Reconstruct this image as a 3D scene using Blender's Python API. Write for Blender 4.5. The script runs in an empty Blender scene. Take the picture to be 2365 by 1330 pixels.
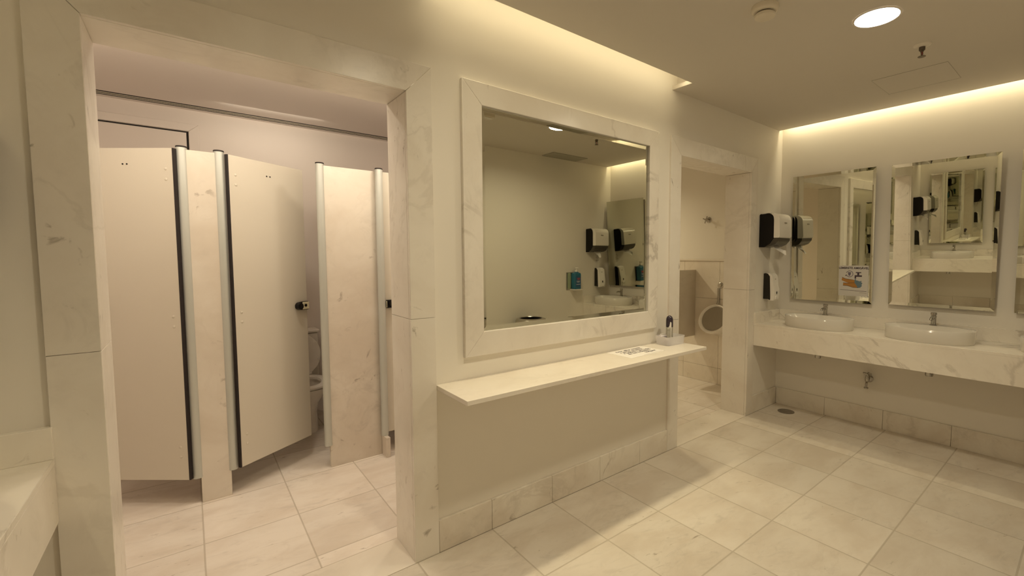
import bpy, bmesh, math, random
from mathutils import Matrix, Vector
random.seed(7)
S = bpy.context.scene
COL = S.collection
PI = math.pi
R = math.radians

# ------------------------------------------------------------------ mesh builder
class MB:
    def __init__(self):
        self.v = []; self.f = []
    def add(self, vs, fs):
        n = len(self.v)
        self.v += [Vector(p) for p in vs]
        self.f += [tuple(i + n for i in f) for f in fs]
        return self
    def box(self, x0, x1, y0, y1, z0, z1):
        vs = [(x, y, z) for z in (z0, z1) for y in (y0, y1) for x in (x0, x1)]
        return self.add(vs, [(0,2,3,1),(4,5,7,6),(0,1,5,4),(2,6,7,3),(0,4,6,2),(1,3,7,5)])
    def rings(self, rings, cap0=True, cap1=True, closed=True):
        n = len(rings[0]); vs = [p for r in rings for p in r]; fs = []
        for k in range(len(rings) - 1):
            for i in range(n if closed else n - 1):
                j = (i + 1) % n
                fs.append((k*n+i, k*n+j, (k+1)*n+j, (k+1)*n+i))
        if cap0: fs.append(tuple(range(n - 1, -1, -1)))
        if cap1: fs.append(tuple((len(rings) - 1) * n + i for i in range(n)))
        return self.add(vs, fs)
    def lathe(self, prof, c=(0,0,0), axis=(0,0,1), n=40, cap0=True, cap1=True):
        q = Vector((0,0,1)).rotation_difference(Vector(axis).normalized())
        c = Vector(c); rr = []
        for r, h in prof:
            r = max(r, 1e-5)
            rr.append([c + q @ Vector((r*math.cos(2*PI*i/n), r*math.sin(2*PI*i/n), h)) for i in range(n)])
        return self.rings(rr, cap0, cap1)
    def cyl(self, p0, p1, r, r1=None, n=32):
        p0, p1 = Vector(p0), Vector(p1)
        return self.lathe([(r, 0), (r if r1 is None else r1, (p1-p0).length)], p0, p1-p0, n)
    def tube(self, pts, r, n=16):
        pts = [Vector(p) for p in pts]; rr = []
        up = None
        for i, p in enumerate(pts):
            d = (pts[min(i+1, len(pts)-1)] - pts[max(i-1, 0)]).normalized()
            if up is None:
                up = d.orthogonal().normalized()
            up = (up - d * up.dot(d)).normalized(); w = d.cross(up)
            rr.append([p + (up*math.cos(2*PI*k/n) + w*math.sin(2*PI*k/n)) * r for k in range(n)])
        return self.rings(rr)
    def prism(self, poly, a, b, axis='x'):
        # poly of (u, v); axis x: (a, u, v); axis y: (u, a, v); axis z: (u, v, a)
        def P(t, u, v):
            return (t,u,v) if axis == 'x' else (u,t,v) if axis == 'y' else (u,v,t)
        return self.rings([[P(a,u,v) for u,v in poly], [P(b,u,v) for u,v in poly]])
    def xf(self, M):
        self.v = [M @ p for p in self.v]; return self

MATW = {}
def mat_of(o):
    return MATW.get(o.name, Matrix.Identity(4)) if o else Matrix.Identity(4)

def build(name, mb, mat, parent=None, world=True, bevel=0, seg=2, smooth=35):
    """link the collected shape as ONE mesh object; world=True: shape given in world coordinates"""
    me = bpy.data.meshes.new(name)
    M = mat_of(parent).inverted() if (world and parent) else Matrix.Identity(4)
    me.from_pydata([tuple(M @ p) for p in mb.v], [], mb.f)
    bm = bmesh.new(); bm.from_mesh(me)
    bmesh.ops.recalc_face_normals(bm, faces=bm.faces)
    bm.to_mesh(me); bm.free()
    if smooth:
        for p in me.polygons: p.use_smooth = True
        me.set_sharp_from_angle(angle=R(smooth))
    o = bpy.data.objects.new(name, me); COL.objects.link(o)
    if mat: me.materials.append(mat)
    if parent:
        o.parent = parent
        MATW[o.name] = mat_of(parent)
    if bevel:
        m = o.modifiers.new('edge', 'BEVEL'); m.width = bevel; m.segments = seg
        m.limit_method = 'ANGLE'; m.angle_limit = R(40); m.harden_normals = False
    return o

def tag(o, label, cat, group=None):
    o['label'] = label; o['category'] = cat
    if group: o['group'] = group
    return o
def thing(name, label, cat, loc=(0,0,0), rotz=0, group=None):
    o = bpy.data.objects.new(name, None); COL.objects.link(o)
    o.empty_display_size = .05
    o.location = loc; o.rotation_euler = (0, 0, rotz)
    MATW[o.name] = Matrix.Translation(loc) @ Matrix.Rotation(rotz, 4, 'Z')
    return tag(o, label, cat, group)
def struct(name, mb, mat, **k):
    o = build(name, mb, mat, **k); o['kind'] = 'structure'; return o
def dup(root, loc, rotz, label, group=None):
    r = root.copy(); COL.objects.link(r); r.location = loc; r.rotation_euler = (0, 0, rotz)
    r['label'] = label
    if group: r['group'] = group
    for ch in list(root.children):
        c = ch.copy(); COL.objects.link(c); c.parent = r
        for g in list(ch.children):
            d = g.copy(); COL.objects.link(d); d.parent = c
    return r

# ------------------------------------------------------------------ materials
def newmat(name):
    m = bpy.data.materials.new(name); m.use_nodes = True
    nt = m.node_tree; b = nt.nodes['Principled BSDF']
    return m, nt, b
def plain(name, col, rough=.5, metal=0, ior=1.45, trans=0, alpha=1, emit=None, es=0, bump=0, bscale=300, coat=0, spec=.5):
    m, nt, b = newmat(name)
    b.inputs['Base Color'].default_value = (*col, 1); b.inputs['Roughness'].default_value = rough
    b.inputs['Metallic'].default_value = metal; b.inputs['IOR'].default_value = ior
    b.inputs['Transmission Weight'].default_value = trans; b.inputs['Alpha'].default_value = alpha
    b.inputs['Coat Weight'].default_value = coat
    b.inputs['Specular IOR Level'].default_value = spec
    if emit:
        b.inputs['Emission Color'].default_value = (*emit, 1); b.inputs['Emission Strength'].default_value = es
    # a whisper of procedural tone variation
    n = nt.nodes.new('ShaderNodeTexNoise'); n.inputs['Scale'].default_value = bscale; n.inputs['Detail'].default_value = 3
    tc = nt.nodes.new('ShaderNodeNewGeometry'); nt.links.new(tc.outputs['Position'], n.inputs['Vector'])
    if bump:
        bp = nt.nodes.new('ShaderNodeBump'); bp.inputs['Strength'].default_value = bump; bp.inputs['Distance'].default_value = .002
        nt.links.new(n.outputs['Fac'], bp.inputs['Height']); nt.links.new(bp.outputs['Normal'], b.inputs['Normal'])
    elif not metal and not trans:
        mr = nt.nodes.new('ShaderNodeMapRange'); mr.inputs['To Min'].default_value = max(0, rough-.04); mr.inputs['To Max'].default_value = min(1, rough+.04)
        nt.links.new(n.outputs['Fac'], mr.inputs['Value']); nt.links.new(mr.outputs['Result'], b.inputs['Roughness'])
    return m

class NG:
    """tiny node-graph helper"""
    def __init__(self, nt): self.nt = nt
    def n(self, t, **k):
        o = self.nt.nodes.new(t)
        for a, v in k.items(): setattr(o, a, v)
        return o
    def put(self, sock, v):
        if isinstance(v, bpy.types.NodeSocket): self.nt.links.new(v, sock)
        else: sock.default_value = v
    def math(self, op, a, b=None, c=None):
        o = self.n('ShaderNodeMath', operation=op)
        for i, v in enumerate((a, b, c)):
            if v is not None: self.put(o.inputs[i], v)
        return o.outputs[0]
    def noise(self, vec, scale, detail=4, rough=.55, dist=0):
        o = self.n('ShaderNodeTexNoise'); self.put(o.inputs['Vector'], vec)
        o.inputs['Scale'].default_value = scale; o.inputs['Detail'].default_value = detail
        o.inputs['Roughness'].default_value = rough; o.inputs['Distortion'].default_value = dist
        return o.outputs['Fac']
    def ramp(self, f, a, b):
        o = self.n('ShaderNodeMapRange', interpolation_type='SMOOTHSTEP'); self.put(o.inputs['Value'], f)
        o.inputs['From Min'].default_value = a; o.inputs['From Max'].default_value = b
        return o.outputs['Result']
    def mix(self, f, a, b):
        o = self.n('ShaderNodeMix', data_type='RGBA'); self.put(o.inputs['Factor'], f)
        for s, v in (('A', a), ('B', b)):
            k = [i for i in o.inputs if i.name == s and i.type == 'RGBA'][0]
            self.put(k, v if isinstance(v, bpy.types.NodeSocket) else (*v, 1))
        return [i for i in o.outputs if i.type == 'RGBA'][0]
    def vmap(self, vec, loc=(0,0,0), rot=(0,0,0), sc=(1,1,1)):
        o = self.n('ShaderNodeMapping'); self.put(o.inputs['Vector'], vec)
        o.inputs['Location'].default_value = loc; o.inputs['Rotation'].default_value = rot; o.inputs['Scale'].default_value = sc
        return o.outputs['Vector']

def marble(name, base=(.80,.77,.72), vein=(.50,.47,.43), speck=(.30,.27,.23), rough=.22, off=(0,0,0), rot=(.3,.5,.6),
           veins=.55, specks=.7, grid=None, stretch=(1,1,1), cloud=.06, spec=.5, mottle=.3):
    m, nt, b = newmat(name); g = NG(nt)
    pos = g.n('ShaderNodeNewGeometry').outputs['Position']
    tile = None
    vec = g.vmap(pos, off, rot, stretch)
    if grid:
        x0, w, y0, h, gw = grid
        sx = g.n('ShaderNodeSeparateXYZ'); nt.links.new(pos, sx.inputs[0])
        u = g.math('DIVIDE', g.math('SUBTRACT', sx.outputs[0], x0), w)
        v = g.math('DIVIDE', g.math('SUBTRACT', sx.outputs[1], y0), h)
        fu, fv = g.math('FRACT', u), g.math('FRACT', v)
        du = g.math('MULTIPLY', g.math('MINIMUM', fu, g.math('SUBTRACT', 1., fu)), w)
        dv = g.math('MULTIPLY', g.math('MINIMUM', fv, g.math('SUBTRACT', 1., fv)), h)
        joint = g.math('SUBTRACT', 1., g.ramp(g.math('MINIMUM', du, dv), gw*.55, gw*1.25))
        cx = g.n('ShaderNodeCombineXYZ'); nt.links.new(g.math('FLOOR', u), cx.inputs[0]); nt.links.new(g.math('FLOOR', v), cx.inputs[1])
        wn = g.n('ShaderNodeTexWhiteNoise', noise_dimensions='3D'); nt.links.new(cx.outputs[0], wn.inputs['Vector'])
        tile = wn.outputs['Value']
        sc = g.n('ShaderNodeVectorMath', operation='SCALE'); nt.links.new(wn.outputs['Color'], sc.inputs[0]); sc.inputs['Scale'].default_value = 37.
        ad = g.n('ShaderNodeVectorMath', operation='ADD'); nt.links.new(vec, ad.inputs[0]); nt.links.new(sc.outputs[0], ad.inputs[1])
        vec = ad.outputs[0]
    # soft clouds
    c1 = g.ramp(g.noise(vec, 2.2, 5, .6, .4), .35, .7)
    col = g.mix(g.math('MULTIPLY', c1, 1.), base, tuple(x*(1-cloud*(1+.25*i)) for i, x in enumerate(base)))
    # mid-size grey-beige mottling, patchy
    mo = g.math('MULTIPLY', g.ramp(g.noise(g.vmap(vec, (3,8,1), (.4,.1,.7), (1,1.7,1)), 6.5, 7, .68, .8), .48, .72), g.ramp(g.noise(vec, 1.9, 3), .38, .66))
    col = g.mix(g.math('MULTIPLY', mo, mottle), col, tuple(.55*v+.3*b_ for v, b_ in zip(vein, base)))
    # long veins: thin ridges of a warped noise, kept only in places
    n1 = g.noise(vec, 1.15, 7, .58, 1.1)
    rid = g.math('SUBTRACT', 1., g.ramp(g.math('ABSOLUTE', g.math('SUBTRACT', n1, .5)), 0., .022))
    keep = g.ramp(g.noise(vec, .9, 2), .47, .64)
    col = g.mix(g.math('MULTIPLY', g.math('MULTIPLY', rid, keep), veins), col, vein)
    n2 = g.noise(g.vmap(vec, (5,2,9), (.2,.9,.1), (1,1,.35)), 3.2, 6, .6, .7)
    r2 = g.math('SUBTRACT', 1., g.ramp(g.math('ABSOLUTE', g.math('SUBTRACT', n2, .5)), 0., .03))
    k2 = g.ramp(g.noise(vec, 1.7, 2), .54, .7)
    col = g.mix(g.math('MULTIPLY', g.math('MULTIPLY', r2, k2), veins*.7), col, vein)
    # small dark mineral flecks, stretched along the bedding
    n3 = g.noise(g.vmap(vec, (1,7,3), (.5,.2,.8), (1,2.2,1)), 10.5, 4, .62, .7)
    k3 = g.ramp(g.noise(vec, 2.6, 2), .46, .64)
    col = g.mix(g.math('MULTIPLY', g.math('MULTIPLY', g.ramp(n3, .62, .73), k3), specks), col, speck)
    if grid:
        hs = g.n('ShaderNodeHueSaturation'); nt.links.new(col, hs.inputs['Color'])
        nt.links.new(g.math('ADD', .93, g.math('MULTIPLY', tile, .11)), hs.inputs['Value']); col = hs.outputs['Color']
        col = g.mix(g.math('MULTIPLY', joint, .62), col, (.40,.35,.28))
        b.inputs['Roughness'].default_value = rough
        nt.links.new(g.math('ADD', rough, g.math('MULTIPLY', joint, .4)), b.inputs['Roughness'])
        bp = g.n('ShaderNodeBump'); bp.inputs['Strength'].default_value = .35; bp.inputs['Distance'].default_value = .002; bp.invert = True
        nt.links.new(joint, bp.inputs['Height']); nt.links.new(bp.outputs['Normal'], b.inputs['Normal'])
    else:
        b.inputs['Roughness'].default_value = rough
    b.inputs['Specular IOR Level'].default_value = spec
    nt.links.new(col, b.inputs['Base Color'])
    return m

M = {}
M['paint'] = plain('wall paint', (.80,.765,.70), .62, bump=.05, bscale=260)
M['paint_c'] = plain('ceiling paint', (.66,.62,.555), .8, bump=.04, bscale=200)
M['paint_s'] = plain('stall room paint', (.82,.76,.72), .62, bump=.04, bscale=260)
M['floor'] = marble('floor marble tiles', (.73,.68,.605), (.55,.50,.43), (.34,.29,.23), .34, (2,1,0), (.1,.1,.5), .24, .85,
                    grid=(-2.905,.4205,0.,.4715,.0042), stretch=(1,1.9,1), cloud=.13, spec=.4, mottle=.6)
M['floor_s'] = marble('stall floor marble tiles', (.82,.765,.70), (.58,.52,.46), (.36,.30,.25), .34, (9,4,0), (.1,.1,.5), .24, .85,
                      grid=(-4.545,.43,.847,.482,.0038), stretch=(1,1.9,1), cloud=.13, spec=.4, mottle=.6)
M['jamb'] = marble('portal marble', (.80,.765,.705), (.54,.50,.44), (.33,.29,.24), .27, (0,3,0), (.2,.4,.3), .28, 1., cloud=.08, spec=.3, mottle=.38)
M['frame'] = marble('mirror frame marble', (.81,.775,.715), (.50,.46,.41), (.42,.38,.33), .24, (4,0,2.3), (.5,.3,.9), .75, .35, cloud=.07, spec=.28)
M['counter'] = marble('counter marble', (.86,.82,.745), (.50,.455,.39), (.36,.31,.25), .2, (3.1,.6,4.4), (.7,.2,.3), .75, .8, cloud=.09)
M['shelf'] = marble('shelf marble', (.82,.775,.70), (.58,.53,.46), (.42,.37,.3), .22, (6,2,1), (.7,.2,.3), .5, .5, cloud=.08)
M['base'] = marble('baseboard marble', (.79,.75,.675), (.50,.45,.38), (.36,.31,.25), .25, (1,8,3), (.6,.5,.3), .35, .9, cloud=.14, mottle=.5)
M['stallm'] = marble('stall marble', (.70,.65,.575), (.58,.52,.45), (.34,.29,.24), .25, (7,7,1), (.4,.6,.2), .25, 1., cloud=.11, mottle=.8)
M['uri'] = marble('urinal wall marble', (.79,.74,.66), (.58,.53,.45), (.40,.35,.28), .25, (2,5,5), (.4,.6,.2), .4, .5, cloud=.1)
M['mirror'] = plain('mirror silver', (.72,.72,.62), .008, 1)
M['mback'] = plain('mirror backing', (.18,.15,.12), .7)
M['chrome'] = plain('chrome', (.44,.42,.385), .16, 1)
M['bronze'] = plain('sprinkler metal', (.16,.13,.10), .35, .6)
M['steel'] = plain('brushed steel', (.50,.47,.42), .3, 1)
M['drainm'] = plain('drain steel', (.24,.21,.17), .5, .3)
M['dark'] = plain('dark gap', (.025,.02,.018), .8)
M['black'] = plain('black plastic', (.012,.010,.009), .4, spec=.2)
M['smoke'] = plain('smoked plastic', (.022,.019,.014), .2, spec=.3)
M['smoke2'] = plain('grey smoked plastic', (.075,.066,.052), .3, spec=.3)
M['white'] = plain('white plastic', (.84,.81,.76), .22)
M['grey'] = plain('grey mark', (.30,.27,.22), .5)
M['china'] = plain('white vitreous china', (.84,.81,.765), .1, coat=.5)
M['basin'] = plain('basin china', (.69,.66,.605), .12, coat=.4)
M['paper'] = plain('white paper', (.80,.77,.73), .8)
M['film'] = plain('sign paper', (.60,.58,.55), .6)
M['tissue'] = plain('paper towel', (.85,.82,.78), .95, bump=.3, bscale=120)
M['door'] = plain('door laminate', (.63,.59,.51), .42, bump=.03, bscale=400)
M['alu'] = plain('satin aluminium', (.56,.58,.55), .45, .4)
M['ink'] = plain('dark print', (.05,.032,.05), .6)
M['rubber'] = plain('black rubber', (.018,.012,.012), .6)
M['lockp'] = plain('lock cream plate', (.78,.73,.52), .35)
M['blue'] = plain('blue liquid bottle', (.015,.14,.23), .12, coat=.4)
M['bluelabel'] = plain('bottle label blue', (.03,.10,.20), .3)
M['red'] = plain('red print', (.50,.06,.05), .4)
M['greenglass'] = plain('holder window', (.38,.44,.28), .3)
M['tray'] = plain('frosted tray plastic', (.84,.82,.83), .3, alpha=.5)
M['purple'] = plain('purple packet', (.20,.13,.26), .35)
M['night'] = plain('dark purple can', (.03,.02,.035), .22, coat=.3)
M['silver'] = plain('silver can wrap', (.47,.46,.40), .38, .4)
M['lilac'] = plain('pale packet', (.72,.68,.72), .5)
M['skin'] = plain('printed hands', (.42,.20,.045), .6)
M['water'] = plain('printed water', (.13,.20,.25), .6)
M['ring'] = plain('printed ring', (.16,.14,.19), .6)
M['granite'] = marble('urinal partition stone', (.58,.53,.45), (.45,.40,.33), (.3,.26,.2), .3, (3,3,3), (0,.3,.2), .2, .6, cloud=.08)
M['grille'] = plain('vent grille grey', (.42,.40,.34), .5)
M['plate'] = plain('sensor white', (.72,.66,.55), .5)
M['glow'] = plain('downlight diffuser', (.9,.9,.9), .5, emit=(1.,.96,.98), es=7.5)
M['lampring'] = plain('downlight ring', (.75,.70,.62), .4)
M['fabricdim'] = plain('void', (.03,.027,.024), .9)

# ------------------------------------------------------------------ key measures
A1, A2, B1, B0 = -3.632, -3.7547, -4.779, -4.901         # stall portal: outer right, inner right, inner left, outer left
P0, P1, P2, P3 = -1.784, -1.658, -.598, -.487            # urinal portal
ZI, ZT = 2.2525, 2.385
ZC = 2.7154
DP = .26                                                  # portal depth
WP = .015                                                 # painted wall face
XL = B0 - .487                                            # left wall
YB = -2.36                                                # wall behind the camera

# ------------------------------------------------------------------ shell
def wall_with_openings():
    m = MB(); y0, y1, zt = WP, .245, 2.95
    m.box(XL-.15, B0, y0, y1, 0, zt); m.box(A1, P0, y0, y1, 0, zt); m.box(P3, .16, y0, y1, 0, zt)
    m.box(B0, A1, y0, y1, ZT, zt); m.box(P0, P3, y0, y1, ZT, zt)
    return m
struct('wall_front', wall_with_openings(), M['paint'], smooth=0)
struct('wall_right', MB().box(.015, .15, YB-.1, WP, 0, 2.95), M['paint'], smooth=0)
struct('wall_left', MB().box(XL-.15, XL-.015, YB-.1, WP, 0, 2.95), M['paint'], smooth=0)
struct('wall_back', MB().box(XL-.15, .15, YB-.12, YB, 0, 2.95), M['paint'], smooth=0)
struct('floor', MB().box(XL-.15, .15, YB-.12, 0., -.08, 0), M['floor'], smooth=0)
fl = MB().box(B0, A1, 0.002, .258, -.08, 0); fl.box(P0, P3, 0.002, .258, -.08, 0)
struct('floor', fl, M['shelf'], smooth=0)
struct('floor', MB().box(-5.75, .3, .26, 3.4, -.08, 0), M['floor_s'], smooth=0)
# ceiling: thin lowered slab with light coves along the side walls and above the big mirror
CX0, CX1 = XL + .06, -.06
NX0, NX1, NY = -3.654, -1.764, -.156
zl = ZC + .028
m = MB().box(CX0, CX1, YB, NY, ZC, zl); m.box(CX0, NX0, NY, WP, ZC, zl); m.box(NX1, CX1, NY, WP, ZC, zl)
struct('ceiling', m, M['paint_c'], smooth=0)
m = MB().box(CX0+.11, CX1-.11, YB, NY-.11, zl, 2.95); m.box(CX0+.11, NX0-.06, NY-.11, WP, zl, 2.95); m.box(NX1+.06, CX1-.11, NY-.11, WP, zl, 2.95)
struct('ceiling', m, M['paint_c'], smooth=0)
struct('ceiling', MB().box(XL-.15, .15, YB-.12, .245, 2.95, 3.0), M['paint_c'], smooth=0)

# rooms behind the front wall
YS = 2.75; ZS = 2.68
struct('wall_back', MB().box(-5.7, -2.5, YS, YS+.1, 0, 2.95), M['paint_s'], smooth=0)
struct('wall_left', MB().box(-5.7, -5.55, .245, YS, 0, 2.95), M['paint_s'], smooth=0)
struct('wall_divider', MB().box(-2.6, -2.48, .245, 3.3, 0, 2.95), M['paint_s'], smooth=0)
sd0, sd1 = 2.576, 2.695                                    # slot diffuser in the ceiling
m = MB().box(-5.7, -2.48, .245, sd0, ZS, ZS+.06); m.box(-5.7, -2.48, sd1, YS+.1, ZS, ZS+.06); m.box(-5.7, -2.48, sd0, sd1, ZS+.05, ZS+.06)
struct('ceiling', m, M['paint_s'], smooth=0)
XU = .15
struct('wall_right', MB().box(XU, XU+.12, .245, 3.3, 0, 2.95), M['paint'], smooth=0)
struct('wall_back', MB().box(-2.48, XU, 3.2, 3.3, 0, 2.95), M['paint'], smooth=0)
struct('ceiling', MB().box(-2.48, XU+.1, .245, 3.3, ZS, ZS+.06), M['paint_c'], smooth=0)
# marble wainscot of the urinal wall, with a cap rail
def wains():
    m = MB(); g = .0012
    xs = XU - .018
    ys = [.262, .74, 1.214, 1.70, 2.2, 2.7, 3.2]
    for a, b in zip(ys, ys[1:]):
        for z0, z1 in ((0, .19), (.19, 1.0), (1.0, 1.435)):
            m.box(xs, XU, a+g, b-g, z0+g, z1-g)
    return m
struct('trim_3', wains(), M['uri'], bevel=.0012)
struct('trim_3', MB().box(XU-.028, XU, .262, 3.2, 1.435, 1.46), M['uri'], bevel=.004)

# ------------------------------------------------------------------ marble portals
def portal(x0, x1, x2, x3, zj_l, zj_r):
    m = MB(); g = .0008; d0, d1 = 0., DP; fr = .02
    def jamb(xa, xb, zj, inner):           # xa outer, xb inner
        for z0, z1, top in ((0, zj-g, False), (zj+g, None, True)):
            s = 1 if xb > xa else -1
            # front slab (mitred at the top)
            if top: poly = [(xa, z0), (xb, z0), (xb, ZI-g), (xa, ZT-g)]
            else:   poly = [(xa, z0), (xb, z0), (xb, z1), (xa, z1)]
            m.prism(poly, d0, d0+fr, 'y')
            # reveal lining
            zt = z1 if z1 else ZI-g
            xs = sorted((xb-s*.03, xb)); m.box(xs[0], xs[1], d0+fr+.0012, d1, z0, zt)
    jamb(x0, x1, zj_l, 1); jamb(x3, x2, zj_r, 0)
    m.prism([(x1, ZI+g), (x2, ZI+g), (x3, ZT+g), (x0, ZT+g)], d0, d0+fr, 'y')
    m.box(x1-.03, x2+.03, d0+fr+.0012, d1, ZI+g, ZI+.03)
    return m
struct('trim_1', portal(B0, B1, A2, A1, 1.188, 1.198), M['jamb'], bevel=.0015)
struct('trim_2', portal(P0, P1, P2, P3, 1.01, 1.183), M['jamb'], bevel=.0015)

# ------------------------------------------------------------------ baseboards
HB = .167
def boards(cuts, axis, face, back):
    m = MB(); g = .0009
    for a, b in zip(cuts, cuts[1:]):
        if axis == 'x': m.box(a+g, b-g, min(face, back), max(face, back), 0, HB)
        else: m.box(min(face, back), max(face, back), a+g, b-g, 0, HB)
    return m
struct('baseboard_front', boards([A1, -3.326, -2.905, -2.50, -2.10, P0], 'x', 0, WP), M['base'], bevel=.002)
struct('baseboard_front', boards([P3, -.12, -.0005], 'x', 0, WP), M['base'], bevel=.002)
struct('baseboard_front', boards([XL, B0], 'x', 0, WP), M['base'], bevel=.002)
struct('baseboard_right', boards([YB, -1.83, -1.375, -.92, -.456, 0], 'y', 0, .015), M['base'], bevel=.002)
struct('baseboard_left', boards([YB, -1.83, -1.375, -.92, -.456, 0], 'y', XL, XL-.015), M['base'], bevel=.002)
struct('baseboard_back', boards([XL, -4.5, -3.9, -3.3, -2.7, -2.1, -1.5, -.9, -.3, 0], 'x', YB+.015, YB), M['base'], bevel=.002)

# ------------------------------------------------------------------ text
def text_mesh(body, size, fat=0., align='LEFT', ext=.0003):
    cu = bpy.data.curves.new('lettering', 'FONT'); cu.body = body; cu.size = size
    cu.align_x = align; cu.offset = fat*size; cu.extrude = ext; cu.resolution_u = 3
    o = bpy.data.objects.new('lettering', cu); COL.objects.link(o)
    bpy.context.view_layer.update()
    dg = bpy.context.evaluated_depsgraph_get()
    me = o.evaluated_get(dg).to_mesh()
    mb = MB().add([tuple(v.co) for v in me.vertices], [tuple(p.vertices) for p in me.polygons])
    o.evaluated_get(dg).to_mesh_clear()
    bpy.data.objects.remove(o); bpy.data.curves.remove(cu)
    return mb

# ------------------------------------------------------------------ big framed mirror above the shelf
m0, m1, mzb, mzt = -3.4796, -1.9379, .9745, 2.377
i0, i1, izb, izt = -3.369, -2.0407, 1.1017, 2.263
T = thing('wall_mirror', 'large wall mirror in a broad white marble frame above the marble shelf', 'mirror', ((m0+m1)/2, WP, mzb))
g = .0008
y0, y1 = -.012, WP
for poly in ([(m0, mzt-g), (m1, mzt-g), (i1, izt), (i0, izt)], [(m0, mzb+g), (m1, mzb+g), (i1, izb), (i0, izb)],
             [(m0+g, mzb), (i0, izb), (i0, izt), (m0+g, mzt)], [(m1-g, mzb), (i1, izb), (i1, izt), (m1-g, mzt)]):
    build('frame_rail', MB().prism([(u + (0 if 0 else 0), v) for u, v in poly], y0, y1, 'y'), M['frame'], T, bevel=.003)
# bevelled glass set back in the frame
def bevel_glass(u0, u1, v0, v1, plane, face, bw, bh, axis):
    """flat field with a sloping polished border; face = sign of the side it faces"""
    m = MB()
    def P(u, v, d):
        return (u, plane + face*d, v) if axis == 'y' else (plane + face*d, u, v)
    o = [(u0, v0), (u1, v0), (u1, v1), (u0, v1)]
    i = [(u0+bw, v0+bw), (u1-bw, v0+bw), (u1-bw, v1-bw), (u0+bw, v1-bw)]
    vs = [P(u, v, 0) for u, v in o] + [P(u, v, .003+bh) for u, v in o] + [P(u, v, .003) for u, v in i]
    fs = [(0,1,2,3)] + [(k, (k+1)%4, 4+(k+1)%4, 4+k) for k in range(4)] + [(4+k, 4+(k+1)%4, 8+(k+1)%4, 8+k) for k in range(4)] + [(8,9,10,11)]
    return m.add(vs, fs)
gl = bevel_glass(i0-.006, i1+.006, izb-.006, izt+.006, .012, -1, .03, .0022, 'y')
gl.xf(Matrix.Translation(((i0+i1)/2, .008, (izb+izt)/2)) @ Matrix.Rotation(R(0.), 4, 'X') @ Matrix.Rotation(R(0.), 4, 'Z') @ Matrix.Translation((-(i0+i1)/2, -.008, -(izb+izt)/2)))
build('mirror_glass', gl, M['mirror'], T, smooth=0)

# ------------------------------------------------------------------ marble shelf and what stands on it
ZSH = .859
sh0, sh1, shd = A1 + .001, -1.769, -.316
T = build('marble_shelf', MB().box(sh0, sh1, shd, WP-.001, ZSH-.022, ZSH), M['shelf'], bevel=.0015)
tag(T, 'thin white marble shelf along the wall under the large framed mirror', 'shelf')

T = thing('paper_notice', 'white sheet with five lines of text lying on the marble shelf', 'notice', (-2.28, -.11, ZSH), R(2))
build('sheet', MB().box(-.175, .175, -.105, .105, .0003, .0012), M['paper'], T, world=False)
for k, (s, x, y) in enumerate((('Favor utilizar somente', -.12, .062), ('o que for necess\u00e1rio.', -.115, .032), ('A gentileza \u00e9 para todos,', -.112, .002),
                               ('use com consci\u00eancia.', -.105, -.028), ('Obrigado!', .03, -.06))):
    t = text_mesh(s, .027, .018); t.xf(Matrix.Translation((x, y, .0015)))
    build('text_line', t, M['ink'], T, world=False, smooth=0)
build('rule_line', MB().box(-.03, .16, -.094, -.092, .0012, .0015), M['grey'], T, world=False, smooth=0)

# translucent tray with toiletries
tx, ty = -1.875, -.082
T = thing('plastic_tray', 'frosted translucent plastic tray of toiletries on the shelf end', 'tray', (tx, ty, ZSH), R(-3))
def rrect(a, b, r, n=6):
    pts = []
    for cx, cy, s in ((a-r, b-r, 0), (-a+r, b-r, 90), (-a+r, -b+r, 180), (a-r, -b+r, 270)):
        for k in range(n+1):
            t = R(s + 90*k/n); pts.append((cx + r*math.cos(t), cy + r*math.sin(t)))
    return pts
def ring_at(pts, z, s=1): return [(u*s, v*s, z) for u, v in pts]
a, b, hT = .098, .062, .062
o_b, o_t = rrect(a-.006, b-.006, .015), rrect(a, b, .018)
i_t, i_b = rrect(a-.003, b-.003, .016), rrect(a-.010, b-.010, .012)
build('tray_body', MB().rings([ring_at(o_b, .0005), ring_at(o_t, hT), ring_at(i_t, hT), ring_at(i_b, .004)]), M['tray'], T, world=False)
Tm = MATW[T.name]
def loc_in(x, y, z=0): 
    p = Tm @ Vector((x, y, z)); return (p.x, p.y, p.z)
T2 = thing('spray_can', 'dark purple domed deodorant can with silver wrap standing in the tray', 'deodorant', loc_in(.0, .008, .005))
build('can_body', MB().lathe([(.023, 0), (.025, .003), (.025, .145)], n=32), M['silver'], T2, world=False)
build('can_cap', MB().lathe([(.0256, .118), (.0256, .162), (.0245, .178), (.019, .192), (.009, .200), (0, .202)], n=32), M['night'], T2, world=False)
w = MB()
pts = [(-.012, .0), (.008, .0), (.008, .15), (.003, .158), (-.002, .154), (-.006, .13), (-.012, .12)]
def wrap(pts_, r, c=-2.25):
    return [(r*math.cos(c + u/r), r*math.sin(c + u/r), v) for u, v in pts_]
w.add([Vector(p) for p in wrap(pts, .0262)] + [Vector(p) for p in wrap(pts, .0252)], [tuple(range(7)), tuple(range(13, 6, -1))] + [(k, (k+1) % 7, 7+(k+1) % 7, 7+k) for k in range(7)])
build('can_label', w, M['white'], T2, world=False, smooth=0)
T2 = thing('dental_floss_box', 'small grey flip-top box leaning beside the dark can in the tray', 'box', loc_in(-.036, -.016, .005), R(-25))
build('box_body', MB().box(-.013, .013, -.007, .007, 0, .098), M['grille'], T2, world=False, bevel=.003)
build('box_lid', MB().box(-.0132, .0132, -.0072, .0072, .1, .118), M['silver'], T2, world=False, bevel=.003)
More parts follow.
